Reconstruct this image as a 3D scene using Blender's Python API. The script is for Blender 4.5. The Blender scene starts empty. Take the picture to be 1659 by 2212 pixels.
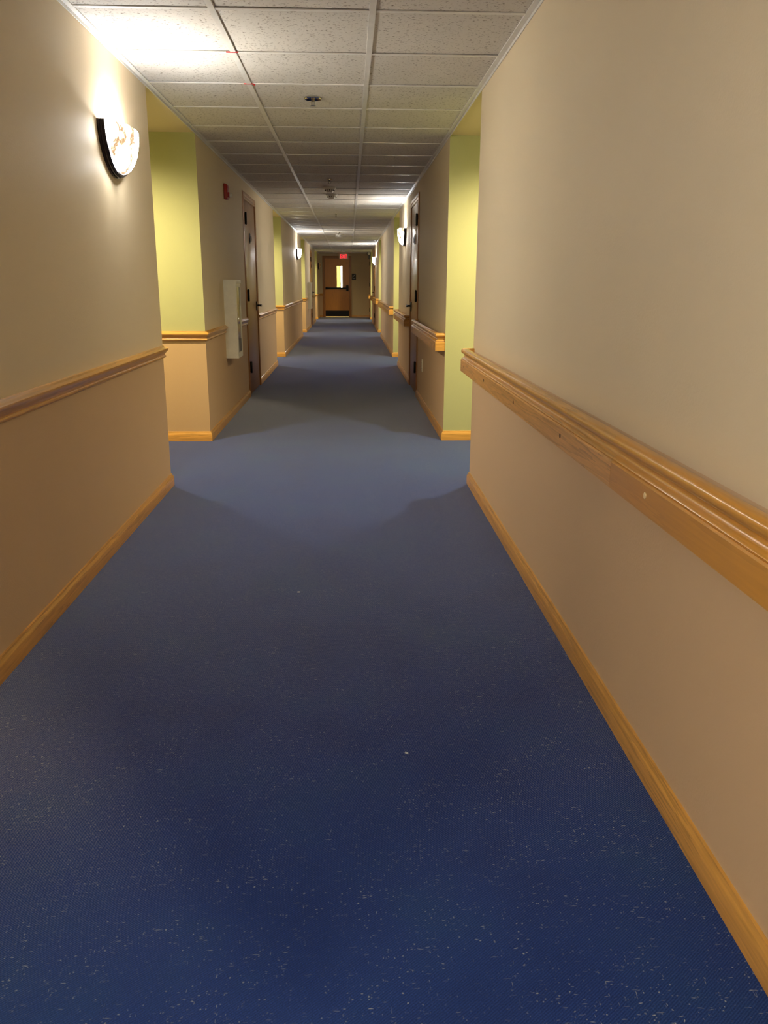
import bpy, bmesh, math
from mathutils import Vector, Matrix

scene = bpy.context.scene
COL = scene.collection

# ------------------------------------------------------------------ camera
cam_data = bpy.data.cameras.new('camera')
cam = bpy.data.objects.new('camera', cam_data)
COL.objects.link(cam)
CR = Vector((0.9991616, -0.0407046, 0.0043787))
CD = Vector((-0.0066576, -0.2670823, -0.9636507))
CF = Vector((0.0403945, 0.9628137, -0.2671294))
m = Matrix((CR, -CD, -CF)).transposed().to_4x4()
m.translation = Vector((0, 0, 1.1521))
cam.matrix_world = m
cam_data.sensor_fit = 'VERTICAL'
cam_data.sensor_height = 24.0
cam_data.lens = 24.0 * 1778.7 / 2212.0
cam_data.clip_start = 0.02
cam_data.clip_end = 100
scene.camera = cam

# ------------------------------------------------------------------ world, exposure, light levels
world = bpy.data.worlds.new('world')
scene.world = world
world.use_nodes = True
world.node_tree.nodes['Background'].inputs[0].default_value = (0.02, 0.02, 0.022, 1)
world.node_tree.nodes['Background'].inputs[1].default_value = 0.2
scene.view_settings.view_transform = 'Standard'
scene.view_settings.look = 'None'
scene.view_settings.gamma = 1.0
scene.view_settings.use_curve_mapping = False
scene.view_settings.exposure = 2.15

SCONCE_W = 4.0            # bulb in each lit bowl
SCONCE_COL = (0.84, 0.91, 1.0)
BOWL_EMIT = 40.0
DOWN_W = 50.0              # recessed can in each alcove
DOWN_COL = (1.0, 0.81, 0.50)

# ------------------------------------------------------------------ place measurements (metres)
XL, XR, CZ = -1.054, 0.709, 2.152
AD = 1.35                                   # depth of the side alcoves
BACK, EY = -6.4, 29.9
SEGS = [(BACK, -1.58), (-0.13, 4.77), (6.20, 12.19), (13.64, 19.02), (20.55, 26.45), (28.15, EY)]
ALC = [(-1.58, -0.13), (4.77, 6.20), (12.19, 13.64), (19.02, 20.55), (26.45, 28.15)]
DOORS_L = {2: (8.80, 9.76), 4: (23.35, 24.31)}
DOORS_R = {2: (8.80, 9.76), 4: (23.45, 24.41)}
DTOP = 1.965
RAILZ = 0.785                               # paint changes colour behind the rail

# ------------------------------------------------------------------ material helpers
def lin(r, g, b):
    f = lambda c: (c / 255 / 12.92) if c / 255 <= 0.04045 else ((c / 255 + 0.055) / 1.055) ** 2.4
    return (f(r), f(g), f(b), 1.0)

def new_mat(name):
    mt = bpy.data.materials.new(name)
    mt.use_nodes = True
    nt = mt.node_tree
    b = nt.nodes['Principled BSDF']
    return mt, nt, b

def N(nt, typ, **kw):
    n = nt.nodes.new(typ)
    for k, v in kw.items():
        setattr(n, k, v)
    return n

def pos(nt, scale=(1, 1, 1), rot=(0, 0, 0)):
    g = N(nt, 'ShaderNodeNewGeometry')
    mp = N(nt, 'ShaderNodeMapping')
    mp.inputs['Scale'].default_value = scale
    mp.inputs['Rotation'].default_value = rot
    nt.links.new(g.outputs['Position'], mp.inputs['Vector'])
    return mp.outputs['Vector']

def noise(nt, vec, scale, detail=2.0, rough=0.5):
    n = N(nt, 'ShaderNodeTexNoise')
    n.inputs['Scale'].default_value = scale
    n.inputs['Detail'].default_value = detail
    n.inputs['Roughness'].default_value = rough
    nt.links.new(vec, n.inputs['Vector'])
    return n.outputs['Fac']

def ramp(nt, fac, stops):
    r = N(nt, 'ShaderNodeValToRGB')
    el = r.color_ramp.elements
    while len(el) < len(stops):
        el.new(0.5)
    for e, (p, c) in zip(el, stops):
        e.position = p
        e.color = c
    nt.links.new(fac, r.inputs['Fac'])
    return r.outputs['Color']

def mix(nt, fac, a, b, blend='MIX'):
    x = N(nt, 'ShaderNodeMix', data_type='RGBA', blend_type=blend)
    for sock, val in ((x.inputs[0], fac), (x.inputs[6], a), (x.inputs[7], b)):
        if isinstance(val, (int, float, tuple)):
            sock.default_value = val
        else:
            nt.links.new(val, sock)
    return x.outputs[2]

def math_n(nt, op, a, b=None):
    x = N(nt, 'ShaderNodeMath', operation=op)
    for i, val in enumerate((a, b)):
        if val is None:
            continue
        if isinstance(val, (int, float)):
            x.inputs[i].default_value = val
        else:
            nt.links.new(val, x.inputs[i])
    return x.outputs[0]

def bump(nt, b, height, strength, dist):
    n = N(nt, 'ShaderNodeBump')
    n.inputs['Strength'].default_value = strength
    n.inputs['Distance'].default_value = dist
    nt.links.new(height, n.inputs['Height'])
    nt.links.new(n.outputs['Normal'], b.inputs['Normal'])

def plain(name, rgb, rough=0.5, metal=0.0, spec=0.5, var=0.06):
    mt, nt, b = new_mat(name)
    f = noise(nt, pos(nt), 14, 3)
    c = lin(*rgb)
    lo = tuple(x * (1 - var) for x in c[:3]) + (1,)
    hi = tuple(min(1, x * (1 + var)) for x in c[:3]) + (1,)
    nt.links.new(ramp(nt, f, [(0.3, lo), (0.7, hi)]), b.inputs['Base Color'])
    b.inputs['Roughness'].default_value = rough
    b.inputs['Metallic'].default_value = metal
    b.inputs['Specular IOR Level'].default_value = spec
    return mt

def paint(name, upper, lower=None, rough=0.62):
    mt, nt, b = new_mat(name)
    v = pos(nt)
    if lower:
        s = N(nt, 'ShaderNodeSeparateXYZ')
        nt.links.new(v, s.inputs[0])
        col = mix(nt, math_n(nt, 'GREATER_THAN', s.outputs[2], RAILZ), lin(*lower), lin(*upper))
    else:
        col = lin(*upper)
    f = noise(nt, v, 1.3, 3)
    col = mix(nt, f, col, (0.94, 0.94, 0.94, 1), 'MULTIPLY') if lower else \
        mix(nt, f, lin(*upper), tuple(x * 0.95 for x in lin(*upper)[:3]) + (1,))
    nt.links.new(col, b.inputs['Base Color'])
    b.inputs['Roughness'].default_value = rough
    b.inputs['Specular IOR Level'].default_value = 0.3
    bump(nt, b, noise(nt, v, 170, 3), 0.22, 0.002)          # roller stipple
    return mt

def oak(name, base, axis, rough=0.3, contrast=1.0, seed=0.0, coat=0.22):
    mt, nt, b = new_mat(name)
    sc = [38, 38, 38]
    sc['xyz'.index(axis)] = 1.6
    v = pos(nt, tuple(sc))
    v2 = pos(nt, tuple(s * 4.5 for s in sc))
    off = N(nt, 'ShaderNodeVectorMath', operation='ADD')
    off.inputs[1].default_value = (seed, seed * 0.7, seed * 1.3)
    nt.links.new(v, off.inputs[0])
    n1 = noise(nt, off.outputs[0], 0.5, 4, 0.6)
    w = math_n(nt, 'FRACT', math_n(nt, 'MULTIPLY', n1, 7.0))
    n2 = noise(nt, v2, 1.0, 2)
    c = lin(*base)
    d = tuple(x * (1 - 0.30 * contrast) for x in c[:3]) + (1,)
    h = tuple(min(1, x * (1 + 0.14 * contrast)) for x in c[:3]) + (1,)
    col = ramp(nt, w, [(0.0, d), (0.35, c), (0.9, h)])
    col = mix(nt, 0.35, col, ramp(nt, n2, [(0.35, d), (0.65, h)]))
    nt.links.new(col, b.inputs['Base Color'])
    b.inputs['Roughness'].default_value = rough
    b.inputs['Coat Weight'].default_value = coat
    b.inputs['Coat Roughness'].default_value = 0.18
    bump(nt, b, n2, 0.08, 0.001)
    return mt

M = {}
M['corridor'] = paint('corridor_paint', (226, 208, 176), (214, 182, 144))
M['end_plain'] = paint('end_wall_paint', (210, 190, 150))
M['green_full'] = paint('green_paint', (188, 190, 138))
M['green_tan'] = paint('green_over_tan_paint', (182, 184, 132), (204, 172, 128))
M['soffit'] = paint('soffit_paint', (226, 208, 164))
M['stair_paint'] = paint('stairwell_paint', (232, 224, 150))
M['oak_y'] = oak('oak_along', (210, 156, 76), 'y')
M['oak_x'] = oak('oak_across', (210, 156, 76), 'x')
M['oak_z'] = oak('oak_upright', (176, 118, 56), 'z', 0.35)
M['oak_pale'] = oak('oak_board_pale', (212, 158, 88), 'y', 0.38, 1.1, 3.1)
M['oak_dark'] = oak('oak_board_amber', (204, 146, 62), 'y', 0.28, 0.4, 8.4)
M['door_wood'] = oak('door_veneer', (156, 108, 56), 'z', 0.34, 0.25, 5.0, 0.12)
M['end_door_wood'] = oak('end_door_veneer', (220, 150, 60), 'z', 0.4, 0.5, 2.0)
M['white_tee'] = plain('white_grid_enamel', (222, 219, 212), 0.4)
M['bronze'] = plain('dark_bronze', (40, 30, 28), 0.38, 0.5)
M['black'] = plain('black_metal', (16, 15, 16), 0.4, 0.3)
M['chrome'] = plain('chrome', (190, 186, 178), 0.14, 1.0)
M['white_enamel'] = plain('cream_white_enamel', (232, 228, 212), 0.35)
M['white_plastic'] = plain('white_plastic', (226, 222, 212), 0.45)
M['ivory'] = plain('ivory_plastic', (236, 226, 200), 0.4)
M['red_plastic'] = plain('red_plastic', (158, 18, 16), 0.3)
M['red_mark'] = plain('red_marker_paint', (214, 46, 50), 0.6)
M['grey_label'] = plain('grey_panel', (92, 92, 98), 0.5)
M['plug_dark'] = plain('dark_screw_recess', (74, 46, 22), 0.7)
M['plug_pale'] = plain('pale_wood_plug', (232, 206, 156), 0.5)
M['sign_black'] = plain('black_sign_plastic', (30, 31, 38), 0.45)
M['sign_white'] = plain('white_sign_relief', (224, 224, 220), 0.5)
M['grille_dark'] = plain('duct_interior', (26, 22, 18), 0.8)
M['tile_floor'] = plain('pale_stair_floor', (210, 204, 190), 0.5)
M['threshold'] = plain('aluminium_threshold', (214, 212, 206), 0.3, 0.7)

def clear(name, tint, rough, alpha):
    mt, nt, b = new_mat(name)
    t = N(nt, 'ShaderNodeBsdfTransparent')
    t.inputs[0].default_value = tint
    g = N(nt, 'ShaderNodeBsdfGlossy')
    g.inputs['Roughness'].default_value = rough
    fr = N(nt, 'ShaderNodeFresnel')
    fr.inputs[0].default_value = 1.45
    ms = N(nt, 'ShaderNodeMixShader')
    nt.links.new(math_n(nt, 'ADD', fr.outputs[0], alpha), ms.inputs[0])
    nt.links.new(t.outputs[0], ms.inputs[1])
    nt.links.new(g.outputs[0], ms.inputs[2])
    nt.links.new(ms.outputs[0], nt.nodes['Material Output'].inputs['Surface'])
    return mt
M['glass'] = clear('clear_glass', (0.93, 0.96, 0.94, 1), 0.03, 0.0)
M['acrylic'] = clear('cabinet_acrylic', (0.80, 0.80, 0.78, 1), 0.12, 0.12)

def emit(name, rgb, strength):
    mt, nt, b = new_mat(name)
    b.inputs['Base Color'].default_value = rgb
    b.inputs['Emission Color'].default_value = rgb
    b.inputs['Emission Strength'].default_value = strength
    return mt
M['exit_red'] = emit('exit_letters_lit', (1.0, 0.025, 0.05, 1), 0.32)
M['tube'] = emit('stair_tube_lit', (1.0, 0.98, 0.92, 1), 3.5)
M['down_lens'] = emit('downlight_lens', DOWN_COL + (1,), 6.0)

def marble(name, lit, strength=0.0):
    mt, nt, b = new_mat(name)
    v = pos(nt, (1, 1, 1.0))
    n0 = noise(nt, v, 9, 5, 0.62)
    n1 = noise(nt, v, 26, 4, 0.6)
    vein = math_n(nt, 'ABSOLUTE', math_n(nt, 'SUBTRACT', n0, 0.52))
    vcol = ramp(nt, vein, [(0.0, lin(150, 100, 58)), (0.035, lin(226, 190, 140)), (0.13, lin(250, 240, 222))])
    col = mix(nt, math_n(nt, 'MULTIPLY', n1, 0.55), vcol, lin(240, 214, 170), 'MULTIPLY')
    nt.links.new(col, b.inputs['Base Color'])
    b.inputs['Roughness'].default_value = 0.25
    b.inputs['Subsurface Weight'].default_value = 0.0
    if lit:
        zone = noise(nt, v, 6.0, 2)
        glow = ramp(nt, vein, [(0.0, (0.0030, 0.0017, 0.0009, 1)), (0.025, (0.0065, 0.0048, 0.003, 1)), (0.08, (0.03, 0.026, 0.02, 1)), (0.16, (0.5, 0.46, 0.40, 1))])
        glow = mix(nt, ramp(nt, zone, [(0.46, (0, 0, 0, 1)), (0.56, (1, 1, 1, 1))]), glow, (0.75, 0.75, 0.72, 1))
        nt.links.new(glow, b.inputs['Emission Color'])
        b.inputs['Emission Strength'].default_value = strength
    return mt
M['marble_lit'] = marble('alabaster_glass_lit', True, BOWL_EMIT)
M['marble_inner'] = marble('alabaster_glass_inner_face', True, 6.0)
M['marble_off'] = marble('alabaster_glass_unlit', False)

def carpet():
    mt, nt, b = new_mat('navy_carpet')
    v = pos(nt)
    big = noise(nt, v, 2.2, 4, 0.6)
    col = ramp(nt, big, [(0.25, lin(38, 58, 118)), (0.5, lin(42, 66, 130)), (0.75, lin(44, 74, 128))])
    grain = noise(nt, pos(nt, (1, 1, 1)), 420, 3, 0.7)
    col = mix(nt, 0.6, col, ramp(nt, grain, [(0.3, (0.35, 0.36, 0.40, 1)), (0.7, (1.5, 1.5, 1.45, 1))]), 'MULTIPLY')
    # diagonal twill ribs
    wv = N(nt, 'ShaderNodeTexWave', wave_type='BANDS', bands_direction='X')
    wv.inputs['Scale'].default_value = 72
    wv.inputs['Distortion'].default_value = 1.6
    wv.inputs['Detail'].default_value = 2
    wv.inputs['Detail Scale'].default_value = 1.5
    nt.links.new(pos(nt, (1, 1, 1), (0, 0, math.radians(50))), wv.inputs['Vector'])
    col = mix(nt, 0.5, col, ramp(nt, wv.outputs['Fac'], [(0.0, (0.55, 0.55, 0.6, 1)), (1.0, (1.25, 1.25, 1.25, 1))]), 'MULTIPLY')
    # pale flecks, lying across and along the corridor, plus tiny dots
    def fleck(scale, thr, keep):
        vo = N(nt, 'ShaderNodeTexVoronoi', feature='F1')
        vo.inputs['Scale'].default_value = 1.0
        vo.inputs['Randomness'].default_value = 1.0
        wob = N(nt, 'ShaderNodeTexNoise')
        wob.inputs['Scale'].default_value = 45.0
        nt.links.new(pos(nt), wob.inputs['Vector'])
        ad = N(nt, 'ShaderNodeVectorMath', operation='MULTIPLY_ADD')
        ad.inputs[1].default_value = (2.2, 2.2, 0)
        nt.links.new(wob.outputs['Color'], ad.inputs[0])
        nt.links.new(pos(nt, scale), ad.inputs[2])
        nt.links.new(ad.outputs[0], vo.inputs['Vector'])
        s = N(nt, 'ShaderNodeSeparateColor')
        nt.links.new(vo.outputs['Color'], s.inputs[0])
        near = N(nt, 'ShaderNodeMapRange')
        near.inputs[1].default_value = thr
        near.inputs[2].default_value = thr * 0.45
        nt.links.new(vo.outputs['Distance'], near.inputs[0])
        near = near.outputs[0]
        return math_n(nt, 'MULTIPLY', math_n(nt, 'MULTIPLY', near, math_n(nt, 'GREATER_THAN', s.outputs[0], keep)), s.outputs[1])
    patch = noise(nt, v, 7, 3)
    pm = ramp(nt, patch, [(0.38, (0.15, 0.15, 0.15, 1)), (0.62, (1, 1, 1, 1))])
    fa = fleck((75, 330, 1), 0.40, 0.90)
    fb = fleck((340, 85, 1), 0.36, 0.955)
    fc = fleck((190, 190, 1), 0.40, 0.86)
    tot = math_n(nt, 'MAXIMUM', math_n(nt, 'MAXIMUM', fa, fb), fc)
    fac = mix(nt, 1.0, tot, pm, 'MULTIPLY')
    col = mix(nt, mix(nt, 1.0, fac, (0.95, 0.95, 0.95, 1), 'MULTIPLY'), col, lin(182, 186, 186))
    nt.links.new(col, b.inputs['Base Color'])
    b.inputs['Roughness'].default_value = 0.95
    b.inputs['Specular IOR Level'].default_value = 0.08
    b.inputs['Sheen Weight'].default_value = 0.9
    b.inputs['Sheen Tint'].default_value = (0.95, 0.98, 1.0, 1)
    b.inputs['Sheen Roughness'].default_value = 0.22
    h = math_n(nt, 'ADD', grain, math_n(nt, 'MULTIPLY', wv.outputs['Fac'], 0.6))
    bump(nt, b, h, 0.5, 0.003)
    return mt
M['carpet'] = carpet()

def ceiling_tile_mat():
    mt, nt, b = new_mat('fissured_ceiling_tile')
    v = pos(nt)
    n = noise(nt, pos(nt, (1.0, 1.5, 1)), 75, 3, 0.6)
    holes = ramp(nt, n, [(0.36, (0, 0, 0, 1)), (0.40, (1, 1, 1, 1))])
    base = mix(nt, noise(nt, v, 2.0, 2), lin(218, 214, 206), lin(206, 200, 190))
    col = mix(nt, holes, lin(140, 132, 120), base)
    nt.links.new(col, b.inputs['Base Color'])
    b.inputs['Roughness'].default_value = 0.85
    b.inputs['Specular IOR Level'].default_value = 0.2
    bump(nt, b, math_n(nt, 'ADD', holes, math_n(nt, 'MULTIPLY', noise(nt, v, 150, 2), 0.5)), 0.45, 0.003)
    return mt
M['tile'] = ceiling_tile_mat()

# ------------------------------------------------------------------ mesh helpers
def box(bm, x0, x1, y0, y1, z0, z1, mi=0):
    vs = [bm.verts.new(c) for c in ((x0, y0, z0), (x1, y0, z0), (x1, y1, z0), (x0, y1, z0),
                                    (x0, y0, z1), (x1, y0, z1), (x1, y1, z1), (x0, y1, z1))]
    out = []
    for q in ((0, 3, 2, 1), (4, 5, 6, 7), (0, 1, 5, 4), (1, 2, 6, 5), (2, 3, 7, 6), (3, 0, 4, 7)):
        f = bm.faces.new([vs[i] for i in q])
        f.material_index = mi
        out.append(f)
    return out          # bottom, top, -y, +x, +y, -x

def bevel(bm, w, seg=2):
    bmesh.ops.bevel(bm, geom=list(bm.edges), offset=w, segments=seg, affect='EDGES', profile=0.5)

def lathe(bm, prof, origin=(0, 0, 0), axis='z', n=24, mi=0, sweep=2 * math.pi):
    """prof: (radius, height) list; axis is the direction of height."""
    rings = []
    closed = abs(sweep - 2 * math.pi) < 1e-6
    cnt = n if closed else n + 1
    for r, h in prof:
        ring = []
        for i in range(cnt):
            a = sweep * i / n
            c, s = r * math.cos(a), r * math.sin(a)
            p = {'z': (c, s, h), 'x': (h, c, s), 'y': (s, h, c)}[axis]
            ring.append(bm.verts.new([p[k] + origin[k] for k in range(3)]))
        rings.append(ring)
    for a, b in zip(rings, rings[1:]):
        for i in range(n):
            j = (i + 1) % cnt
            f = bm.faces.new((a[i], a[j], b[j], b[i]))
            f.material_index = mi
    for ring, r in ((rings[0], prof[0][0]), (rings[-1], prof[-1][0])):
        if r > 1e-5 and closed:
            bm.faces.new(ring).material_index = mi
    bmesh.ops.remove_doubles(bm, verts=bm.verts, dist=1e-6)

def sweep(bm, path, prof, side=1, mi_fn=None):
    """prof: closed polygon of (offset, z); offset along the right-hand normal of the path (side=-1: left)."""
    P = [Vector(p) for p in path]
    rings = []
    for i, p in enumerate(P):
        ns = []
        for a, b in ((i - 1, i), (i, i + 1)):
            if 0 <= a and b < len(P):
                d = (P[b] - P[a]).normalized()
                ns.append(Vector((d.y, -d.x)) * side)
        nrm = ns[0] if len(ns) == 1 else (ns[0] + ns[1]) / (1 + ns[0].dot(ns[1]))
        rings.append([bm.verts.new((p.x + nrm.x * o, p.y + nrm.y * o, z)) for o, z in prof])
    k = len(prof)
    for i, (a, b) in enumerate(zip(rings, rings[1:])):
        d = P[i + 1] - P[i]
        mi = mi_fn(d) if mi_fn else 0
        for j in range(k):
            f = bm.faces.new((a[j], a[(j + 1) % k], b[(j + 1) % k], b[j]))
            f.material_index = mi
    d0 = P[1] - P[0]; d1 = P[-1] - P[-2]
    bm.faces.new(rings[0]).material_index = mi_fn(d0) if mi_fn else 0
    bm.faces.new(list(reversed(rings[-1]))).material_index = mi_fn(d1) if mi_fn else 0

def obj(name, bm, mats, parent=None, smooth=None, loc=None):
    bmesh.ops.recalc_face_normals(bm, faces=bm.faces)
    me = bpy.data.meshes.new(name)
    bm.to_mesh(me)
    bm.free()
    for k in (mats if isinstance(mats, (list, tuple)) else [mats]):
        me.materials.append(M[k])
    if smooth:
        me.polygons.foreach_set('use_smooth', [True] * len(me.polygons))
        me.set_sharp_from_angle(angle=math.radians(smooth))
    o = bpy.data.objects.new(name, me)
    COL.objects.link(o)
    if loc:
        o.location = loc
    if parent:
        o.parent = parent
    return o

def empty(name, loc=(0, 0, 0), rz=0.0):
    o = bpy.data.objects.new(name, None)
    o.empty_display_size = 0.1
    COL.objects.link(o)
    o.location = loc
    o.rotation_euler = (0, 0, rz)
    return o

def tag(o, label, cat, group=None, kind=None):
    o['label'] = label
    o['category'] = cat
    if group:
        o['group'] = group
    if kind:
        o['kind'] = kind
    return o

def copy_tree(o, parent=None):
    c = o.copy()
    COL.objects.link(c)
    c.parent = parent
    for ch in list(o.children):
        copy_tree(ch, c)
    return c

def quick_box(name, dims, mats, parent=None, bev=0.0, seg=2, smooth=None):
    bm = bmesh.new()
    box(bm, *dims)
    if bev:
        bevel(bm, bev, seg)
    return obj(name, bm, mats, parent, smooth or (40 if bev else None))

def axis_mi(d):
    return 0 if abs(d.y) > abs(d.x) else 1

# ------------------------------------------------------------------ floor
bm = bmesh.new()
box(bm, XL - AD, XR + AD, BACK, EY + 0.05, -0.02, 0)
tag(obj('floor', bm, 'carpet'), 'navy blue flecked carpet running the length of the corridor', 'floor', kind='structure')

# ------------------------------------------------------------------ walls: blocks between the alcoves
WHERE = ['behind the camera', 'nearest the camera', 'between the first and second alcoves',
         'between the second and third alcoves', 'between the third and fourth alcoves', 'next to the end wall']
def wall_block(side, i):
    y0, y1 = SEGS[i]
    s = 1 if side == 'left' else -1
    face = XL if side == 'left' else XR
    back = face - s * AD
    doors = (DOORS_L if side == 'left' else DOORS_R).get(i)
    bm = bmesh.new()
    parts = []
    if doors:
        a, b = doors[0] - 0.012, doors[1] + 0.012
        parts = [(y0, a, 0, CZ), (b, y1, 0, CZ), (a, b, DTOP + 0.012, CZ)]
    else:
        parts = [(y0, y1, 0, CZ)]
    for ya, yb, za, zb in parts:
        fs = box(bm, min(face, back), max(face, back), ya, yb, za, zb)
        for k in (2, 4):
            if (k == 2 and abs(ya - y0) < 1e-6) or (k == 4 and abs(yb - y1) < 1e-6):
                fs[k].material_index = 1
    if doors:            # the solid behind the leaf
        box(bm, min(face - s * 0.09, back), max(face - s * 0.09, back), a, b, 0, DTOP + 0.012)
    o = obj('wall_' + side, bm, ['corridor', 'green_tan' if side == 'left' else 'green_full'])
    tag(o, '%s corridor wall %s, beige above and tan below the rail' % (side, WHERE[i]), 'wall', kind='structure')

for side in ('left', 'right'):
    for i in range(len(SEGS)):
        wall_block(side, i)

# outer walls that close the alcoves, back end of the corridor
for side, x0, x1, mt in (('left', XL - AD - 0.1, XL - AD, 'green_tan'), ('right', XR + AD, XR + AD + 0.1, 'green_full')):
    for k, (ya, yb) in enumerate(ALC):
        o = quick_box('wall_' + side, (x0, x1, ya, yb, 0, CZ), mt)
        tag(o, 'yellow green back wall of the %s alcove on the %s' % (('rear', 'first', 'second', 'third', 'fourth')[k], side), 'wall', kind='structure')
o = quick_box('wall_rear', (XL - AD, XR + AD, BACK - 0.1, BACK, 0, CZ), 'corridor')
tag(o, 'beige wall closing the corridor behind the camera', 'wall', kind='structure')

# end wall with the stair door opening
DX0, DX1, DZ = -0.848, 0.001, 1.995
bm = bmesh.new()
box(bm, XL - AD, DX0 - 0.012, EY, EY + 0.13, 0, CZ)
box(bm, DX1 + 0.012, XR + AD, EY, EY + 0.13, 0, CZ)
box(bm, DX0 - 0.012, DX1 + 0.012, EY, EY + 0.13, DZ + 0.012, CZ)
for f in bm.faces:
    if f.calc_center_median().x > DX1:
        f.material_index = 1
tag(obj('wall_end', bm, ['corridor', 'end_plain']), 'shadowed beige end wall around the stairwell door', 'wall', kind='structure')

# stairwell beyond the door
SY = EY + 2.1
bm = bmesh.new()
box(bm, -1.6, 0.9, SY, SY + 0.1, 0, 2.6)
box(bm, -1.7, -1.6, EY + 0.13, SY + 0.1, 0, 2.6)
box(bm, 0.9, 1.0, EY + 0.13, SY + 0.1, 0, 2.6)
box(bm, -1.7, 1.0, EY + 0.13, SY + 0.1, 2.6, 2.7)
box(bm, -1.7, 1.0, EY + 0.10, EY + 0.13, CZ, 2.6)
tag(obj('wall_stairwell', bm, 'stair_paint'), 'bright yellow stairwell walls seen through the end door window', 'wall', kind='structure')
o = quick_box('floor', (-1.7, 1.0, EY + 0.05, SY + 0.1, -0.03, 0.004), 'tile_floor')
tag(o, 'pale stairwell floor glowing under the end door', 'floor', kind='structure')
t = empty('tube_light', (-0.262, SY - 0.001, 0.8))
quick_box('housing', (-0.06, 0.06, -0.04, 0.0, 0.0, 1.3), 'white_enamel', t, 0.006)
bm = bmesh.new()
lathe(bm, [(0.0, 0.03), (0.032, 0.03), (0.034, 0.06), (0.034, 1.24), (0.032, 1.27), (0.0, 1.27)], (0, -0.07, 0), 'z', 16)
obj('tube', bm, 'tube', t, 40)
tag(t, 'bright vertical tube light in the stairwell behind the end door window', 'light')
ld = bpy.data.lights.new('stairwell_lamp', 'POINT'); ld.energy = 8; ld.shadow_soft_size = 0.15; ld.color = (1, 0.95, 0.72)
lo = bpy.data.objects.new('stairwell_lamp', ld); COL.objects.link(lo); lo.location = (0.1, EY + 1.2, 2.3)

# ------------------------------------------------------------------ ceiling: tiles, tees, wall angle
ceil = empty('ceiling', (0, 0, CZ))
tag(ceil, 'suspended ceiling of white fissured tiles in a metal grid', 'ceiling', kind='structure')
GX, HX, TY0 = -0.514, 0.096, 3.537
rows = [TY0 + 0.61 * k for k in range(-17, 45)]
rows = [BACK] + [r for r in rows if BACK + 0.05 < r < EY - 0.05] + [EY]
VENT_ROW = min(range(len(rows) - 1), key=lambda k: abs((rows[k] + rows[k + 1]) / 2 - 21.1))
cols = [(XL, GX), (GX, HX), (HX, XR)]
meshes = {}
def tile_mesh(w, d):
    key = (round(w, 3), round(d, 3))
    if key not in meshes:
        bm = bmesh.new()
        box(bm, -w / 2, w / 2, -d / 2, d / 2, 0.0035, 0.02)
        for v in bm.verts:                        # chamfer: the face that shows is a touch smaller
            if v.co.z < 0.01:
                v.co.x *= (w - 0.006) / w
                v.co.y *= (d - 0.006) / d
        bmesh.ops.recalc_face_normals(bm, faces=bm.faces)
        me = bpy.data.meshes.new('ceiling_tile')
        bm.to_mesh(me); bm.free()
        me.materials.append(M['tile'])
        meshes[key] = me
    return meshes[key]
import random
rnd = random.Random(4)
for k in range(len(rows) - 1):
    for c, (xa, xb) in enumerate(cols):
        if c == 1 and k == VENT_ROW:
            continue
        o = bpy.data.objects.new('ceiling_tile', tile_mesh(xb - xa - 0.006, rows[k + 1] - rows[k] - 0.006))
        COL.objects.link(o)
        o.parent = ceil
        o.location = ((xa + xb) / 2, (rows[k] + rows[k + 1]) / 2, rnd.uniform(0, 0.0018))
        o.rotation_euler = (rnd.uniform(-1, 1) * 0.0022, rnd.uniform(-1, 1) * 0.0015, 0)
def tee(bm, x0, x1, y0, y1, z0=0.0, t=0.0025):
    box(bm, x0, x1, y0, y1, z0, z0 + t)
    if x1 - x0 < y1 - y0:
        c = (x0 + x1) / 2
        box(bm, c - 0.0015, c + 0.0015, y0, y1, z0 + t, z0 + 0.03)
    else:
        c = (y0 + y1) / 2
        box(bm, x0, x1, c - 0.0015, c + 0.0015, z0 + t, z0 + 0.03)
for x in (GX, HX):
    bm = bmesh.new()
    tee(bm, x - 0.0125, x + 0.0125, BACK, EY, -0.0015, 0.0075)
    obj('main_tee', bm, 'white_tee', ceil)
for xa, xb in cols:
    bm = bmesh.new()
    tee(bm, xa + 0.012, xb - 0.012, -0.011, 0.011, 0.0, 0.0035)
    proto = obj('cross_tee', bm, 'white_tee', ceil)
    for k, r in enumerate(rows[1:-1]):
        o = proto if k == 0 else proto.copy()
        if k:
            COL.objects.link(o)
        o.location = (0, r, 0)
for x0, x1, xw in ((XL + 0.001, XL + 0.026, XL + 0.001), (XR - 0.026, XR - 0.001, XR - 0.004)):
    bm = bmesh.new()
    box(bm, x0, x1, BACK, EY, -0.001, 0.005)
    box(bm, xw, xw + 0.003, BACK, EY, -0.014, 0.012)
    obj('wall_angle', bm, 'white_tee', ceil)
bm = bmesh.new()
box(bm, XL - 0.02, XR + 0.02, BACK, EY, 0.03, 0.06)
obj('deck_above', bm, 'grille_dark', ceil)
# red marker ticks left on the grid
for (xa, xb, y) in ((-0.545, -0.49, 4.147), (-0.54, -0.49, 4.757)):
    quick_box('marker_tick', (xa, xb, y - 0.013, y - 0.008, -0.0035, 0.001), 'red_mark', ceil)
quick_box('marker_tick', (-0.492, -0.484, 4.752, 4.775, -0.0035, 0.001), 'red_mark', ceil)

# alcove ceilings (smooth board)
for side, x0, x1 in (('left', XL - AD, XL - 0.002), ('right', XR + 0.002, XR + AD)):
    for k, (ya, yb) in enumerate(ALC):
        o = quick_box('ceiling', (x0, x1, ya, yb, CZ - 0.002, CZ + 0.06), 'soffit')
        tag(o, 'smooth cream ceiling over the %s alcove on the %s' % (('rear', 'first', 'second', 'third', 'fourth')[k], side), 'ceiling', kind='structure')

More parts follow.
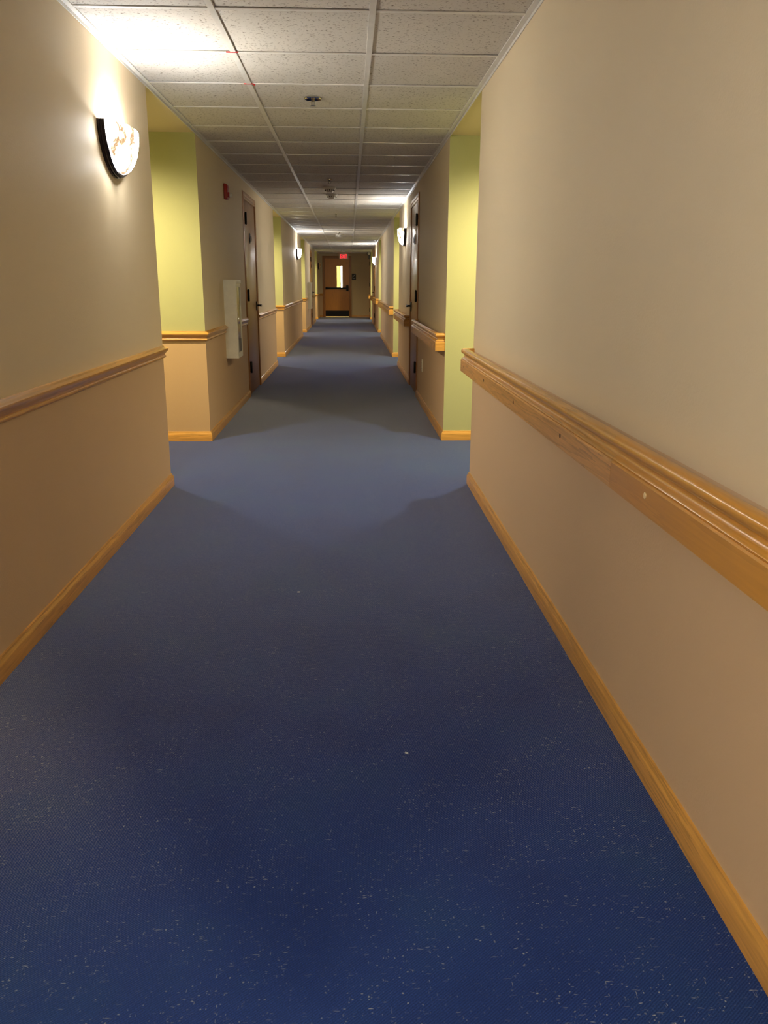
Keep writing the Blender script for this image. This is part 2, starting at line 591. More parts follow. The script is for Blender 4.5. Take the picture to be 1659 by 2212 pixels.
# ------------------------------------------------------------------ baseboards, chair rail
BASE = [(0, 0), (0.014, 0), (0.014, 0.048), (0.011, 0.056), (0.007, 0.062), (0.006, 0.070), (0, 0.072)]
CHAIR = [(0, 0.742), (0.010, 0.744), (0.014, 0.750), (0.013, 0.757), (0.009, 0.760), (0.010, 0.766), (0.017, 0.775),
         (0.024, 0.783), (0.027, 0.790), (0.027, 0.796), (0.022, 0.800), (0.012, 0.803), (0.008, 0.810), (0, 0.812)]
CASW = 0.07
def runs(side, i, cuts):
    y0, y1 = SEGS[i]
    cuts = sorted(cuts)
    pts, cur = [], y0
    for a, b in cuts:
        pts.append((cur, a)); cur = b
    pts.append((cur, y1))
    return y0, y1, pts

def wall_trim(name, label, cat, side, i, prof, cuts):
    y0, y1, rr = runs(side, i, cuts)
    s = 1 if side == 'left' else -1
    face = XL if side == 'left' else XR
    bk = face - s * AD
    bm = bmesh.new()
    for a, b in rr:
        path = []
        if a == y0 and i > 0:
            path.append((bk, a))
        path += [(face, a), (face, b)]
        if b == y1 and i < len(SEGS) - 1:
            path.append((bk, b))
        sweep(bm, path, prof, 1 if side == 'left' else -1, axis_mi)
    o = obj(name, bm, ['oak_y', 'oak_x'], None, 50)
    tag(o, label, cat, kind='structure')
    return o

CAB_L = {2: (7.20, 7.50), 4: (21.62, 21.92)}
tn = 1
for i in range(len(SEGS)):
    dl, dr = DOORS_L.get(i), DOORS_R.get(i)
    wall_trim('baseboard_left', 'oak baseboard on the left wall %s' % WHERE[i], 'baseboard', 'left', i, BASE,
              [(dl[0] - CASW, dl[1] + CASW)] if dl else [])
    cr = [(dr[0] - CASW, dr[1] + CASW)] if dr else []
    if i == 5:
        cr = [(28.62, 29.62)]
    wall_trim('baseboard_right', 'oak baseboard on the right wall %s' % WHERE[i], 'baseboard', 'right', i, BASE, cr)
    cuts = [(dl[0] - CASW, dl[1] + CASW)] if dl else []
    if i in CAB_L:
        cuts.append((CAB_L[i][0] - 0.02, CAB_L[i][1] + 0.02))
    wall_trim('trim_%d' % tn, 'oak chair rail moulding on the left wall %s' % WHERE[i], 'chair rail', 'left', i, CHAIR, cuts)
    tn += 1
# end wall trims (left of the stair door)
bm = bmesh.new()
sweep(bm, [(XL + 0.028, EY), (DX0 - CASW - 0.012, EY)], CHAIR, 1, axis_mi)
tag(obj('trim_%d' % tn, bm, ['oak_y', 'oak_x'], None, 50), 'short chair rail left of the end door', 'chair rail', kind='structure')
bm = bmesh.new()
sweep(bm, [(XL + 0.015, EY), (DX0 - CASW - 0.012, EY)], BASE, 1, axis_mi)
sweep(bm, [(DX1 + CASW + 0.012, EY), (XR - 0.015, EY)], BASE, 1, axis_mi)
tag(obj('baseboard_end', bm, ['oak_y', 'oak_x'], None, 50), 'oak baseboard along the end wall', 'baseboard', kind='structure')

# ------------------------------------------------------------------ corridor doors
CASING = [(0, 0), (0.008, 0.0), (0.011, 0.004), (0.011, 0.018), (0.007, 0.022), (0.007, 0.030), (0.012, 0.036),
          (0.012, 0.056), (0.008, 0.062), (0.006, 0.070), (0, 0.070)]       # (proud of wall, across width from the opening)
def casing(bm, a0, a1, top, plane, s, horiz_axis):
    """U-shaped casing on a wall; horiz_axis 'y' (wall is an x plane) or 'x' (wall is a y plane); s = outward sign."""
    rings = []
    for (h, v, dh, dv) in ((a0, 0.0, -1, 0), (a0, top, -1, 1), (a1, top, 1, 1), (a1, 0.0, 1, 0)):
        ring = []
        for o, w in CASING:
            hh, vv = h + dh * w, v + dv * w
            out = plane + s * o
            ring.append(bm.verts.new((out, hh, vv) if horiz_axis == 'y' else (hh, out, vv)))
        rings.append(ring)
    k = len(CASING)
    for a, b in zip(rings, rings[1:]):
        for j in range(k):
            bm.faces.new((a[j], a[(j + 1) % k], b[(j + 1) % k], b[j]))
    bm.faces.new(rings[0]); bm.faces.new(rings[-1])

def corridor_door(num, side, i, label):
    y0, y1 = (DOORS_L if side == 'left' else DOORS_R)[i]
    s = 1 if side == 'left' else -1
    face = XL if side == 'left' else XR
    d = empty('door_%d' % num, (face, (y0 + y1) / 2, 0))
    tag(d, label, 'door', kind='structure')
    hw = (y1 - y0) / 2
    def b(name, u0, u1, ya, yb, za, zb, mat, parent=d, bev=0.0):
        return quick_box(name, (min(s * u0, s * u1), max(s * u0, s * u1), ya, yb, za, zb), mat, parent, bev)
    b('leaf', -0.045, 0.001, -hw + 0.003, hw - 0.003, 0.008, DTOP - 0.003, 'door_wood', bev=0.002)
    bm = bmesh.new()
    casing(bm, -hw - 0.004, hw + 0.004, DTOP + 0.004, 0.0, s, 'y')
    obj('casing', bm, 'oak_z', d)
    bm = bmesh.new()
    for ya, yb in ((-hw - 0.012, -hw), (hw, hw + 0.012)):
        box(bm, min(-s * 0.09, 0), max(-s * 0.09, 0), ya, yb, 0, DTOP + 0.012)
    box(bm, min(-s * 0.09, 0), max(-s * 0.09, 0), -hw, hw, DTOP, DTOP + 0.012)
    obj('jamb', bm, 'oak_z', d)
    for z in (0.30, 1.03, 1.78):
        bm = bmesh.new()
        lathe(bm, [(0, z - 0.062), (0.006, z - 0.060), (0.010, z - 0.055), (0.010, z + 0.055), (0.006, z + 0.060), (0, z + 0.062)],
              (s * 0.022, -hw + 0.006, 0), 'z', 12)
        box(bm, min(s * 0.001, s * 0.024), max(s * 0.001, s * 0.024), -hw + 0.004, -hw + 0.05, z - 0.055, z + 0.055)
        obj('hinge', bm, 'black', d, 40)
    # lever handle: rose plate, neck, lever
    lv = b('lever_handle', 0.0, 0.014, hw - 0.105, hw - 0.045, 0.85, 0.955, 'black', bev=0.008)
    bm = bmesh.new()
    lathe(bm, [(0, -0.012), (0.012, -0.012), (0.011, 0.03), (0.014, 0.048), (0, 0.05)] if s > 0 else
          [(0, 0.012), (0.012, 0.012), (0.011, -0.03), (0.014, -0.048), (0, -0.05)], (s * 0.012, hw - 0.075, 0.91), 'x', 14)
    obj('spindle', bm, 'black', lv, 40)
    bm = bmesh.new()
    box(bm, min(s * 0.046, s * 0.064), max(s * 0.046, s * 0.064), hw - 0.19, hw - 0.066, 0.900, 0.920)
    bevel(bm, 0.006)
    obj('lever', bm, 'black', lv, 40)
    # oval knocker with its viewer
    kn = empty('knocker', (s * 0.011, -0.03, 1.61)); kn.parent = d
    bm = bmesh.new()
    lathe(bm, [(0, -0.011), (0.034, -0.011), (0.034, -0.005), (0.028, -0.001), (0.0, 0.001)] if s > 0 else
          [(0, 0.011), (0.034, 0.011), (0.034, 0.005), (0.028, 0.001), (0.0, -0.001)], (0, 0, 0), 'x', 20)
    for v in bm.verts:
        v.co.z *= 1.55
    obj('plate', bm, 'bronze', kn, 40)
    bm = bmesh.new()
    for q in range(20):
        a0, a1 = math.pi * 2 * q / 20, math.pi * 2 * (q + 1) / 20
        pr = []
        for a in (a0, a1):
            for rr, uu in ((0.017, 0.003), (0.017, 0.010), (0.024, 0.010), (0.024, 0.003)):
                pr.append(bm.verts.new((s * uu, rr * math.cos(a), rr * math.sin(a) * 1.3 - 0.008)))
        for j in range(4):
            bm.faces.new((pr[j], pr[(j + 1) % 4], pr[4 + (j + 1) % 4], pr[4 + j]))
    bmesh.ops.remove_doubles(bm, verts=bm.verts, dist=1e-6)
    obj('ring', bm, 'chrome', kn, 40)

corridor_door(1, 'left', 2, 'dark brown apartment door on the left wall beside the white cabinet')
corridor_door(2, 'right', 2, 'dark brown apartment door on the right wall in front of the nearer right sconce')
corridor_door(3, 'left', 4, 'small far brown door on the left wall near the corridor end')
corridor_door(4, 'right', 4, 'small far brown door on the right wall behind the far right sconce')

# narrow door beside the end wall on the right: only frame and hinges show
d5 = empty('door_5', (XR, 29.12, 0))
tag(d5, 'brown door at the far right end, seen edge on with two dark hinges', 'door', kind='structure')
quick_box('leaf', (-0.012, -0.001, -0.40, 0.40, 0.006, 1.96), 'door_wood', d5)
bm = bmesh.new(); casing(bm, -0.41, 0.41, 1.97, -0.001, -1, 'y'); obj('casing', bm, 'oak_z', d5)
for z in (0.30, 1.12, 1.80):
    bm = bmesh.new()
    lathe(bm, [(0, z - 0.062), (0.011, z - 0.058), (0.011, z + 0.058), (0, z + 0.062)], (-0.022, -0.39, 0), 'z', 12)
    box(bm, -0.03, -0.011, -0.39, -0.30, z - 0.055, z + 0.055)
    obj('hinge', bm, 'bronze', d5, 40)

# ------------------------------------------------------------------ end door to the stairs
ed = empty('door_6', ((DX0 + DX1) / 2, EY, 0))
tag(ed, 'tan wooden stairwell door with narrow lit window and panic bar', 'door', kind='structure')
cx = (DX0 + DX1) / 2
WX0, WX1, WZ0, WZ1 = -0.435 - cx, -0.233 - cx, 1.004, 1.748
HWD = (DX1 - DX0) / 2
bm = bmesh.new()
for q in ((-HWD + 0.003, WX0, 0.03, DZ - 0.003), (WX1, HWD - 0.003, 0.03, DZ - 0.003), (WX0, WX1, 0.03, WZ0), (WX0, WX1, WZ1, DZ - 0.003)):
    box(bm, q[0], q[1], 0.03, 0.075, q[2], q[3])
obj('leaf', bm, 'end_door_wood', ed)
bm = bmesh.new()
for q in ((WX0 - 0.014, WX0 + 0.004, WZ0 - 0.014, WZ1 + 0.014), (WX1 - 0.004, WX1 + 0.014, WZ0 - 0.014, WZ1 + 0.014),
          (WX0, WX1, WZ0 - 0.014, WZ0 + 0.004), (WX0, WX1, WZ1 - 0.004, WZ1 + 0.014)):
    box(bm, q[0], q[1], 0.024, 0.082, q[2], q[3])
wf = obj('window_frame', bm, 'end_door_wood', ed)
quick_box('pane', (WX0, WX1, 0.05, 0.056, WZ0, WZ1), 'glass', wf)
bm = bmesh.new()
casing(bm, -HWD - 0.008, HWD + 0.008, DZ + 0.008, 0.0, -1, 'x')
obj('casing', bm, 'oak_z', ed)
bm = bmesh.new()
for xa, xb in ((-HWD - 0.0115, -HWD), (HWD, HWD + 0.0115)):
    box(bm, xa, xb, 0.0, 0.128, 0, DZ + 0.0115)
box(bm, -HWD, HWD, 0.0, 0.128, DZ, DZ + 0.0115)
for xa, xb in ((-HWD, -HWD + 0.014), (HWD - 0.014, HWD)):
    box(bm, xa, xb, 0.077, 0.10, 0, DZ)
box(bm, -HWD, HWD, 0.077, 0.10, DZ - 0.014, DZ)
obj('jamb', bm, 'oak_z', ed)
quick_box('kick_plate', (-HWD + 0.012, HWD - 0.012, 0.027, 0.03, 0.04, 0.235), 'black', ed)
pb = quick_box('panic_bar', (-0.40, 0.35, -0.03, 0.004, 0.963, 1.020), 'black', ed, 0.006)
quick_box('mount', (-0.40, -0.33, -0.02, 0.03, 0.955, 1.028), 'black', pb, 0.004)
quick_box('latch_box', (0.318, 0.398, -0.045, 0.03, 0.895, 1.095), 'black', ed, 0.008)
quick_box('threshold', (-HWD - 0.01, HWD + 0.01, -0.02, 0.12, 0.0, 0.010), 'threshold', ed, 0.003)

# ------------------------------------------------------------------ handrails on the right wall
RW = 0.073
BOARD = [(0, 0.672), (0, 0.735), (0.004, 0.739), (0.030, 0.739), (0.030, 0.672)]
NOSE = [(0.006, 0.739), (0.004, 0.743), (0.006, 0.747), (0.013, 0.750), (0.018, 0.756), (0.019, 0.763), (0.016, 0.769),
        (0.008, 0.772), (0.003, 0.777), (0.001, 0.784), (0.003, 0.792), (0.008, 0.798), (0.015, 0.801), (0.026, 0.801),
        (0.032, 0.799), (0.034, 0.793), (0.034, 0.739)]
def handrail(y0, y1, label, plugs=(), split=None, open_start=False, group='oak handrails on the right wall'):
    """runs from y0 (nearer the camera) to y1 with mitred returns to the wall"""
    r = empty('handrail', (0, 0, 0))
    tag(r, label, 'handrail', group)
    xf = XR - RW
    def run(prof, a, b, ra, rb):
        bm = bmesh.new()
        path = ([(XR - 0.001, b)] if rb else []) + [(xf, b), (xf, a)] + ([(XR - 0.001, a)] if ra else [])
        sweep(bm, path, prof, -1, axis_mi)     # left-hand normal points back to the wall
        return bm
    if split:
        obj('board', run(BOARD, split, y1, False, True), ['oak_pale', 'oak_x'], r, 40)
        obj('board', run(BOARD, y0, split - 0.0015, not open_start, False), ['oak_dark', 'oak_x'], r, 40)
        obj('nosing', run(NOSE, split, y1, False, True), ['oak_y', 'oak_x'], r, 50)
        obj('nosing', run(NOSE, y0, split - 0.0006, not open_start, False), ['oak_dark', 'oak_x'], r, 50)
    else:
        obj('board', run(BOARD, y0, y1, not open_start, True), ['oak_y', 'oak_x'], r, 40)
        obj('nosing', run(NOSE, y0, y1, not open_start, True), ['oak_y', 'oak_x'], r, 50)
    quick_box('back_block', (xf + 0.030, XR - 0.0005, y0 + 0.03, y1 - 0.03, 0.672, 0.745), 'oak_y', r)
    for y, z, kind in plugs:
        bm = bmesh.new()
        lathe(bm, [(0, 0.003), (0.0075, 0.003), (0.0075, -0.0012), (0.006, -0.002), (0, -0.002)] if kind == 'plug_pale' else
              [(0, 0.004), (0.0075, 0.004), (0.0075, -0.0006), (0, -0.0006)], (xf, y, z), 'x', 14)
        obj('screw_plug', bm, kind, r)
handrail(-0.12, 4.762, 'long oak handrail on the near right wall with a board joint and screw plugs',
         [(4.62, .708, 'plug_dark'), (3.92, .711, 'plug_dark'), (3.184, .709, 'plug_dark'), (2.446, .710, 'plug_dark'), (1.70, .713, 'plug_pale'), (0.9, .71, 'plug_dark')], 1.948)
pl = lambda a, b: [(a + 0.15, .708, 'plug_pale'), ((a + b) / 2, .708, 'plug_dark'), (b - 0.15, .708, 'plug_dark')]
handrail(6.205, 8.70, 'oak handrail above the wall outlet, ending at the nearer right door', pl(6.205, 8.70))
handrail(9.88, 12.18, 'short oak handrail beyond the nearer right door, under the bright right sconce', pl(9.88, 12.18))
handrail(13.645, 19.01, 'distant oak handrail between the second and third right alcoves', pl(13.645, 19.01))
handrail(20.555, 23.36, 'small far oak handrail under the farthest lit right sconce', pl(20.555, 23.36))
handrail(24.50, 26.44, 'tiny oak handrail just past the far right door', pl(24.5, 26.44))
handrail(28.155, 28.60, 'last oak handrail stub by the end wall', ())
handrail(BACK + 0.1, -1.59, 'oak handrail on the right wall behind the camera', ())

# ------------------------------------------------------------------ wall sconces
SW, SH, SD = 0.23, 0.205, 0.098       # half width, height, depth of the bowl
def sconce(side, yc, label, lit=True, group='half moon wall sconces'):
    s = 1 if side == 'left' else -1
    face = XL if side == 'left' else XR
    zt = 1.815
    t = empty('wall_sconce', (face, yc, zt))
    tag(t, label, 'wall lamp', group)
    n = 32
    arc = [(math.cos(math.pi * k / n), -math.sin(math.pi * k / n)) for k in range(n + 1)]
    # ribbed dark band hugging the bowl edge
    rib = [(0.000, 1.00), (0.006, 1.02), (0.010, 1.02), (0.011, 0.995), (0.014, 0.995), (0.016, 1.01), (0.020, 1.01),
           (0.021, 0.985), (0.024, 0.985), (0.026, 0.995), (0.031, 0.985), (0.032, 0.93), (0.000, 0.90)]
    bm = bmesh.new()
    rings = []
    for c, sn in arc:
        rings.append([bm.verts.new((s * u, SW * c * k, SH * sn * k)) for u, k in rib])
    kk = len(rib)
    for a, b in zip(rings, rings[1:]):
        for j in range(kk):
            bm.faces.new((a[j], a[(j + 1) % kk], b[(j + 1) % kk], b[j]))
    bm.faces.new(rings[0]); bm.faces.new(rings[-1])
    obj('frame', bm, 'bronze', t, 35)
    # back plate flat on the wall
    bm = bmesh.new()
    f0 = [bm.verts.new((s * 0.0005, SW * c * 0.93, SH * sn * 0.93)) for c, sn in arc]
    f1 = [bm.verts.new((s * 0.003, SW * c * 0.93, SH * sn * 0.93)) for c, sn in arc]
    bm.faces.new(f0); bm.faces.new(f1)
    for j in range(len(arc)):
        k2 = (j + 1) % len(arc)
        bm.faces.new((f0[j], f0[k2], f1[k2], f1[j]))
    obj('back_plate', bm, 'white_enamel', t)
    # glass: quarter of an ellipsoid, open at the top, with thickness
    bm = bmesh.new()
    def shell(k):
        out = []
        for q in range(13):
            ph = (math.pi / 2) * q / 12                  # 0 at the wall, pi/2 at the front
            u = 0.028 + (SD - 0.028) * k * math.sin(ph)
            rr = math.cos(ph) ** 0.8 * 0.94 * k
            out.append([bm.verts.new((s * u, SW * c * rr, SH * sn * rr)) for c, sn in arc])
        return out
    A, B = shell(1.0), shell(0.955)
    for mi, S_ in enumerate((A, B)):
        for a, b in zip(S_, S_[1:]):
            for j in range(n):
                try:
                    bm.faces.new((a[j], a[j + 1], b[j + 1], b[j])).material_index = mi
                except ValueError:
                    pass
    for q in range(12):
        for j in (0, n):
            bm.faces.new((A[q][j], A[q + 1][j], B[q + 1][j], B[q][j]))
    bmesh.ops.remove_doubles(bm, verts=bm.verts, dist=1e-5)
    obj('glass_bowl', bm, ['marble_lit', 'marble_inner'] if lit else ['marble_off', 'marble_off'], t, 60)
    # lamp holder and bulb
    bm = bmesh.new()
    lathe(bm, [(0, -0.085), (0.016, -0.085), (0.016, -0.055), (0.0, -0.055)], (s * 0.046, 0, 0), 'z', 14)
    obj('lamp_holder', bm, 'white_plastic', t, 40)
    if lit:
        L = bpy.data.lights.new('sconce_bulb', 'POINT')
        L.energy = SCONCE_W
        L.color = SCONCE_COL
        L.shadow_soft_size = 0.018
        lo = bpy.data.objects.new('sconce_bulb', L)
        COL.objects.link(lo)
        lo.parent = t
        lo.location = (s * 0.044, 0, -0.045)
    return t
sconce('left', 4.04, 'large lit half moon sconce on the near left wall')
sconce('right', 10.88, 'lit half moon sconce on the right wall just past the brown door')
sconce('left', 17.45, 'lit half moon sconce on the left wall between second and third alcoves')
sconce('right', 22.50, 'farthest lit half moon sconce, on the right wall near the corridor end')
sconce('left', 29.28, 'small unlit half moon sconce on the left by the end wall', False)
sconce('right', -3.2, 'lit half moon sconce on the right wall behind the camera')
sconce('left', 0.12, 'added half moon sconce on the left wall out of frame, brightening the foreground')  # extra unseen sconce, added to lift the light on the near walls and floor

# ------------------------------------------------------------------ recessed downlights in the alcoves
def downlight(x, y, label):
    t = empty('downlight', (x, y, CZ - 0.002))
    tag(t, label, 'ceiling light', 'recessed downlights in the side alcoves')
    bm = bmesh.new()
    lathe(bm, [(0.060, -0.001), (0.060, -0.006), (0.066, -0.010), (0.085, -0.006), (0.088, 0.0), (0.060, 0.0)], (0, 0, 0), 'z', 28)
    obj('trim_ring', bm, 'white_enamel', t, 40)
    bm = bmesh.new()
    lathe(bm, [(0, -0.004), (0.060, -0.004), (0.060, -0.001), (0, -0.001)], (0, 0, 0), 'z', 28)
    obj('lens', bm, 'down_lens', t, 40)
    L = bpy.data.lights.new('downlight_lamp', 'SPOT')
    L.energy = DOWN_W
    L.color = DOWN_COL
    L.spot_size = math.radians(160)
    L.spot_blend = 1.0
    L.shadow_soft_size = 0.05
    lo = bpy.data.objects.new('downlight_lamp', L)
    COL.objects.link(lo)
    lo.parent = t
    lo.location = (0, 0, -0.02)
for k, (ya, yb) in enumerate(ALC):
    w = ('rear', 'first', 'second', 'third', 'fourth')[k]
    downlight(XL - 0.55, (ya + yb) / 2, 'recessed downlight in the ceiling of the %s alcove on the left' % w)
    downlight(XR + 0.50, (ya + yb) / 2, 'recessed downlight in the ceiling of the %s alcove on the right' % w)

# ------------------------------------------------------------------ extinguisher cabinets
def cabinet(i, label):
    y0, y1 = CAB_L[i]
    t = empty('extinguisher_cabinet', (XL, y0, 0.53))
    tag(t, label, 'cabinet', 'white cabinets on the left wall')
    W, H, P = y1 - y0, 0.65, 0.092
    bm = bmesh.new()
    box(bm, 0.0, 0.006, 0, W, 0, H)
    box(bm, 0.006, P, 0, 0.012, 0, H); box(bm, 0.006, P, W - 0.012, W, 0, H)
    box(bm, 0.006, P, 0.012, W - 0.012, 0, 0.012); box(bm, 0.006, P, 0.012, W - 0.012, H - 0.012, H)
    obj('body', bm, 'white_enamel', t)
    bm = bmesh.new()
    for q in ((0.05, W - 0.05, 0, 0.045), (0.05, W - 0.05, H - 0.06, H), (0, 0.05, 0, H), (W - 0.05, W, 0, H)):
        box(bm, P, P + 0.012, q[0], q[1], q[2], q[3])
    dr = obj('door', bm, 'white_enamel', t)
    quick_box('top_lip', (P + 0.012, P + 0.017, 0.0, W, H - 0.032, H - 0.001), 'white_enamel', dr, 0.002)
    quick_box('pane', (P + 0.004, P + 0.008, 0.05, W - 0.05, 0.045, H - 0.06), 'acrylic', dr)
    quick_box('notice_panel', (P + 0.0085, P + 0.010, 0.055, W - 0.055, 0.05, 0.155), 'grey_label', dr)
    quick_box('pull', (P + 0.012, P + 0.030, 0.022, 0.036, 0.29, 0.34), 'chrome', dr, 0.004)
    quick_box('shelf', (0.008, P - 0.002, 0.013, W - 0.013, 0.42, 0.428), 'white_enamel', t)
cabinet(2, 'white surface mounted cabinet with narrow window beside the nearer left door')
cabinet(4, 'small far white surface mounted cabinet on the left wall near the far door')

# ------------------------------------------------------------------ fire alarm strobe
t = empty('fire_alarm', (XL, 7.53, 1.90))
tag(t, 'red fire alarm horn with clear strobe high on the left wall', 'alarm')
bm = bmesh.new()
box(bm, 0.0, 0.030, -0.062, 0.062, -0.065, 0.065)
for v in bm.verts:
    if v.co.x > 0.01:
        v.co.y *= 0.86; v.co.z *= 0.86
bevel(bm, 0.008, 3)
obj('body', bm, 'red_plastic', t, 45)
quick_box('strobe_base', (0.028, 0.042, -0.028, 0.028, -0.048, -0.004), 'red_plastic', t, 0.004)
bm = bmesh.new()
lathe(bm, [(0, 0.036), (0.019, 0.036), (0.019, 0.052), (0.014, 0.062), (0, 0.066)], (0, 0, -0.026), 'x', 18)
obj('strobe_lens', bm, 'white_plastic', t, 50)
bm = bmesh.new()
for k in range(4):
    box(bm, 0.029, 0.0325, -0.034, 0.034, 0.006 + k * 0.011, 0.011 + k * 0.011)
obj('horn_grille', bm, 'red_plastic', t)

# ------------------------------------------------------------------ wall outlet
t = empty('wall_outlet', (XR, 8.09, 0.385))
tag(t, 'ivory outlet plate low on the right wall under the handrail', 'outlet')
quick_box('plate', (-0.007, 0.0, -0.036, 0.036, -0.06, 0.06), 'ivory', t, 0.003)
for z in (-0.026, 0.026):
    bm = bmesh.new()
    box(bm, -0.0095, -0.006, -0.018, 0.018, z - 0.015, z + 0.015)
    bevel(bm, 0.0012, 1)
    sk = obj('socket', bm, 'ivory', t, 40)
    for y in (-0.007, 0.007):
        quick_box('slot', (-0.0102, -0.009, y - 0.001, y + 0.001, z - 0.005, z + 0.006), 'plug_dark', sk)

# ------------------------------------------------------------------ ceiling fittings
def sprinkler(x, y, label, r=0.05):
    t = empty('sprinkler_head', (x, y, CZ))
    tag(t, label, 'sprinkler', 'ceiling sprinklers')
    bm = bmesh.new()
    lathe(bm, [(r, 0.004), (r, -0.003), (r * 0.94, -0.006), (r * 0.80, -0.004), (r * 0.55, 0.002), (r * 0.3, 0.004), (0, 0.004)], (0, 0, 0), 'z', 28)
    obj('escutcheon', bm, 'chrome', t, 40)
    bm = bmesh.new()
    lathe(bm, [(0, 0.004), (0.010, 0.004), (0.010, -0.014), (0.005, -0.018), (0.004, -0.036), (0, -0.036)], (0, 0, 0), 'z', 14)
    for q in (-1, 1):
        box(bm, q * 0.009 - 0.002, q * 0.009 + 0.002, -0.002, 0.002, -0.036, -0.010)
    obj('stem', bm, 'chrome', t, 40)
    bm = bmesh.new()
    lathe(bm, [(0, -0.036), (0.014, -0.036), (0.015, -0.040), (0, -0.041)], (0, 0, 0), 'z', 16)
    obj('deflector', bm, 'chrome', t, 40)
sprinkler(-0.196, 5.08, 'chrome sprinkler head in the ceiling between the first alcoves')
sprinkler(-0.19, 8.83, 'dim sprinkler head just before the two ceiling smoke detectors', 0.03)
sprinkler(-0.188, 13.02, 'tiny sprinkler head in the ceiling at the second alcoves', 0.02)
sprinkler(-0.204, 17.70, 'far sprinkler head in front of the pale smoke detector', 0.03)
def detector(x, y, label, r=0.07, h=0.05):
    t = empty('smoke_detector', (x, y, CZ))
    tag(t, label, 'smoke detector', 'ceiling smoke detectors')
    bm = bmesh.new()
    lathe(bm, [(0, 0.004), (r, 0.004), (r, -0.010), (r * 0.96, -0.014), (0, -0.014)], (0, 0, 0), 'z', 28)
    obj('base', bm, 'white_plastic', t, 40)
    bm = bmesh.new()
    lathe(bm, [(0, -0.013), (r * 0.80, -0.013), (r * 0.78, -0.022), (r * 0.55, -h * 0.8), (r * 0.48, -h), (0, -h - 0.003)], (0, 0, 0), 'z', 28)
    hd = obj('sensor_head', bm, 'white_plastic', t, 40)
    bm = bmesh.new()
    for q in range(12):
        a = q * math.pi / 6
        c = Vector((math.cos(a), math.sin(a))) * r * 0.72
        box(bm, c.x - 0.004, c.x + 0.004, c.y - 0.004, c.y + 0.004, -0.034, -0.018)
    obj('vents', bm, 'grille_dark', hd)['kind'] = 'stuff'
detector(-0.205, 9.55, 'nearer of the two smoke detectors on the dark ceiling')
detector(-0.195, 10.25, 'second smoke detector, on the ceiling by the right sconce glow')
detector(-0.21, 18.40, 'pale smoke detector on the far ceiling before the air grille', 0.075, 0.045)
detector(-0.18, 26.60, 'farthest smoke detector on the ceiling above the exit sign', 0.08, 0.06)
# flat access disc before the grille
t = empty('ceiling_disc', (-0.215, 19.15, CZ))
tag(t, 'flat pale disc on the ceiling just before the air grille', 'ceiling fitting')
bm = bmesh.new()
lathe(bm, [(0, 0.004), (0.085, 0.004), (0.085, -0.012), (0.078, -0.018), (0, -0.020)], (0, 0, 0), 'z', 28)
obj('cover', bm, 'white_plastic', t, 40)
bm = bmesh.new()
lathe(bm, [(0, -0.019), (0.012, -0.019), (0.010, -0.026), (0, -0.027)], (0, 0, 0), 'z', 14)
obj('knob', bm, 'white_plastic', t, 40)
# twin emergency lamp heads after the grille are part of the grille view: return air grille
yv0, yv1 = rows[VENT_ROW], rows[VENT_ROW + 1]
t = empty('air_grille', ((GX + HX) / 2, (yv0 + yv1) / 2, CZ))
tag(t, 'louvred metal air grille filling one ceiling panel', 'air vent')
hw, hd_ = 0.29, 0.29
bm = bmesh.new()
for q in ((-hw + 0.035, hw - 0.035, -hd_, -hd_ + 0.035), (-hw + 0.035, hw - 0.035, hd_ - 0.035, hd_), (-hw, -hw + 0.035, -hd_, hd_), (hw - 0.035, hw, -hd_, hd_)):
    box(bm, q[0], q[1], q[2], q[3], -0.006, 0.010)
obj('frame', bm, 'white_tee', t)
quick_box('duct', (-hw, hw, -hd_, hd_, 0.022, 0.026), 'grille_dark', t)
for k in range(9):
    y = -0.23 + k * 0.0575
    bm = bmesh.new()
    vs = [bm.verts.new(c) for c in ((-hw + 0.03, y - 0.018, -0.008), (hw - 0.03, y - 0.018, -0.008), (hw - 0.03, y + 0.018, 0.016), (-hw + 0.03, y + 0.018, 0.016),
                                    (-hw + 0.03, y - 0.018, -0.005), (hw - 0.03, y - 0.018, -0.005), (hw - 0.03, y + 0.018, 0.019), (-hw + 0.03, y + 0.018, 0.019))]
    for q in ((0, 3, 2, 1), (4, 5, 6, 7), (0, 1, 5, 4), (1, 2, 6, 5), (2, 3, 7, 6), (3, 0, 4, 7)):
        bm.faces.new([vs[i] for i in q])
    obj('louvre', bm, 'white_tee', t)

# ------------------------------------------------------------------ exit sign
t = empty('exit_sign', (-0.1815, 29.4, CZ))
tag(t, 'glowing red EXIT sign hanging from the ceiling above the end door', 'sign')
quick_box('canopy', (-0.08, 0.08, -0.03, 0.03, -0.018, 0.0), 'white_plastic', t, 0.003)
hs = quick_box('housing', (-0.156, 0.156, -0.022, 0.022, -0.198, -0.018), 'white_plastic', t, 0.004)
bm = bmesh.new()
def stroke(x0, z0, x1, z1, w=0.017):
    d = Vector((x1 - x0, z1 - z0)); d.normalize()
    n_ = Vector((-d.y, d.x)) * w / 2
    vs = []
    for y in (-0.0245, -0.021):
        for (px, pz) in ((x0 + n_.x, z0 + n_.y), (x1 + n_.x, z1 + n_.y), (x1 - n_.x, z1 - n_.y), (x0 - n_.x, z0 - n_.y)):
            vs.append(bm.verts.new((px, y, pz)))
    for q in ((0, 1, 2, 3), (7, 6, 5, 4), (0, 4, 5, 1), (1, 5, 6, 2), (2, 6, 7, 3), (3, 7, 4, 0)):
        bm.faces.new([vs[i] for i in q])
zt_, zb_, zm_ = -0.046, -0.170, -0.108
e0 = 0.0085
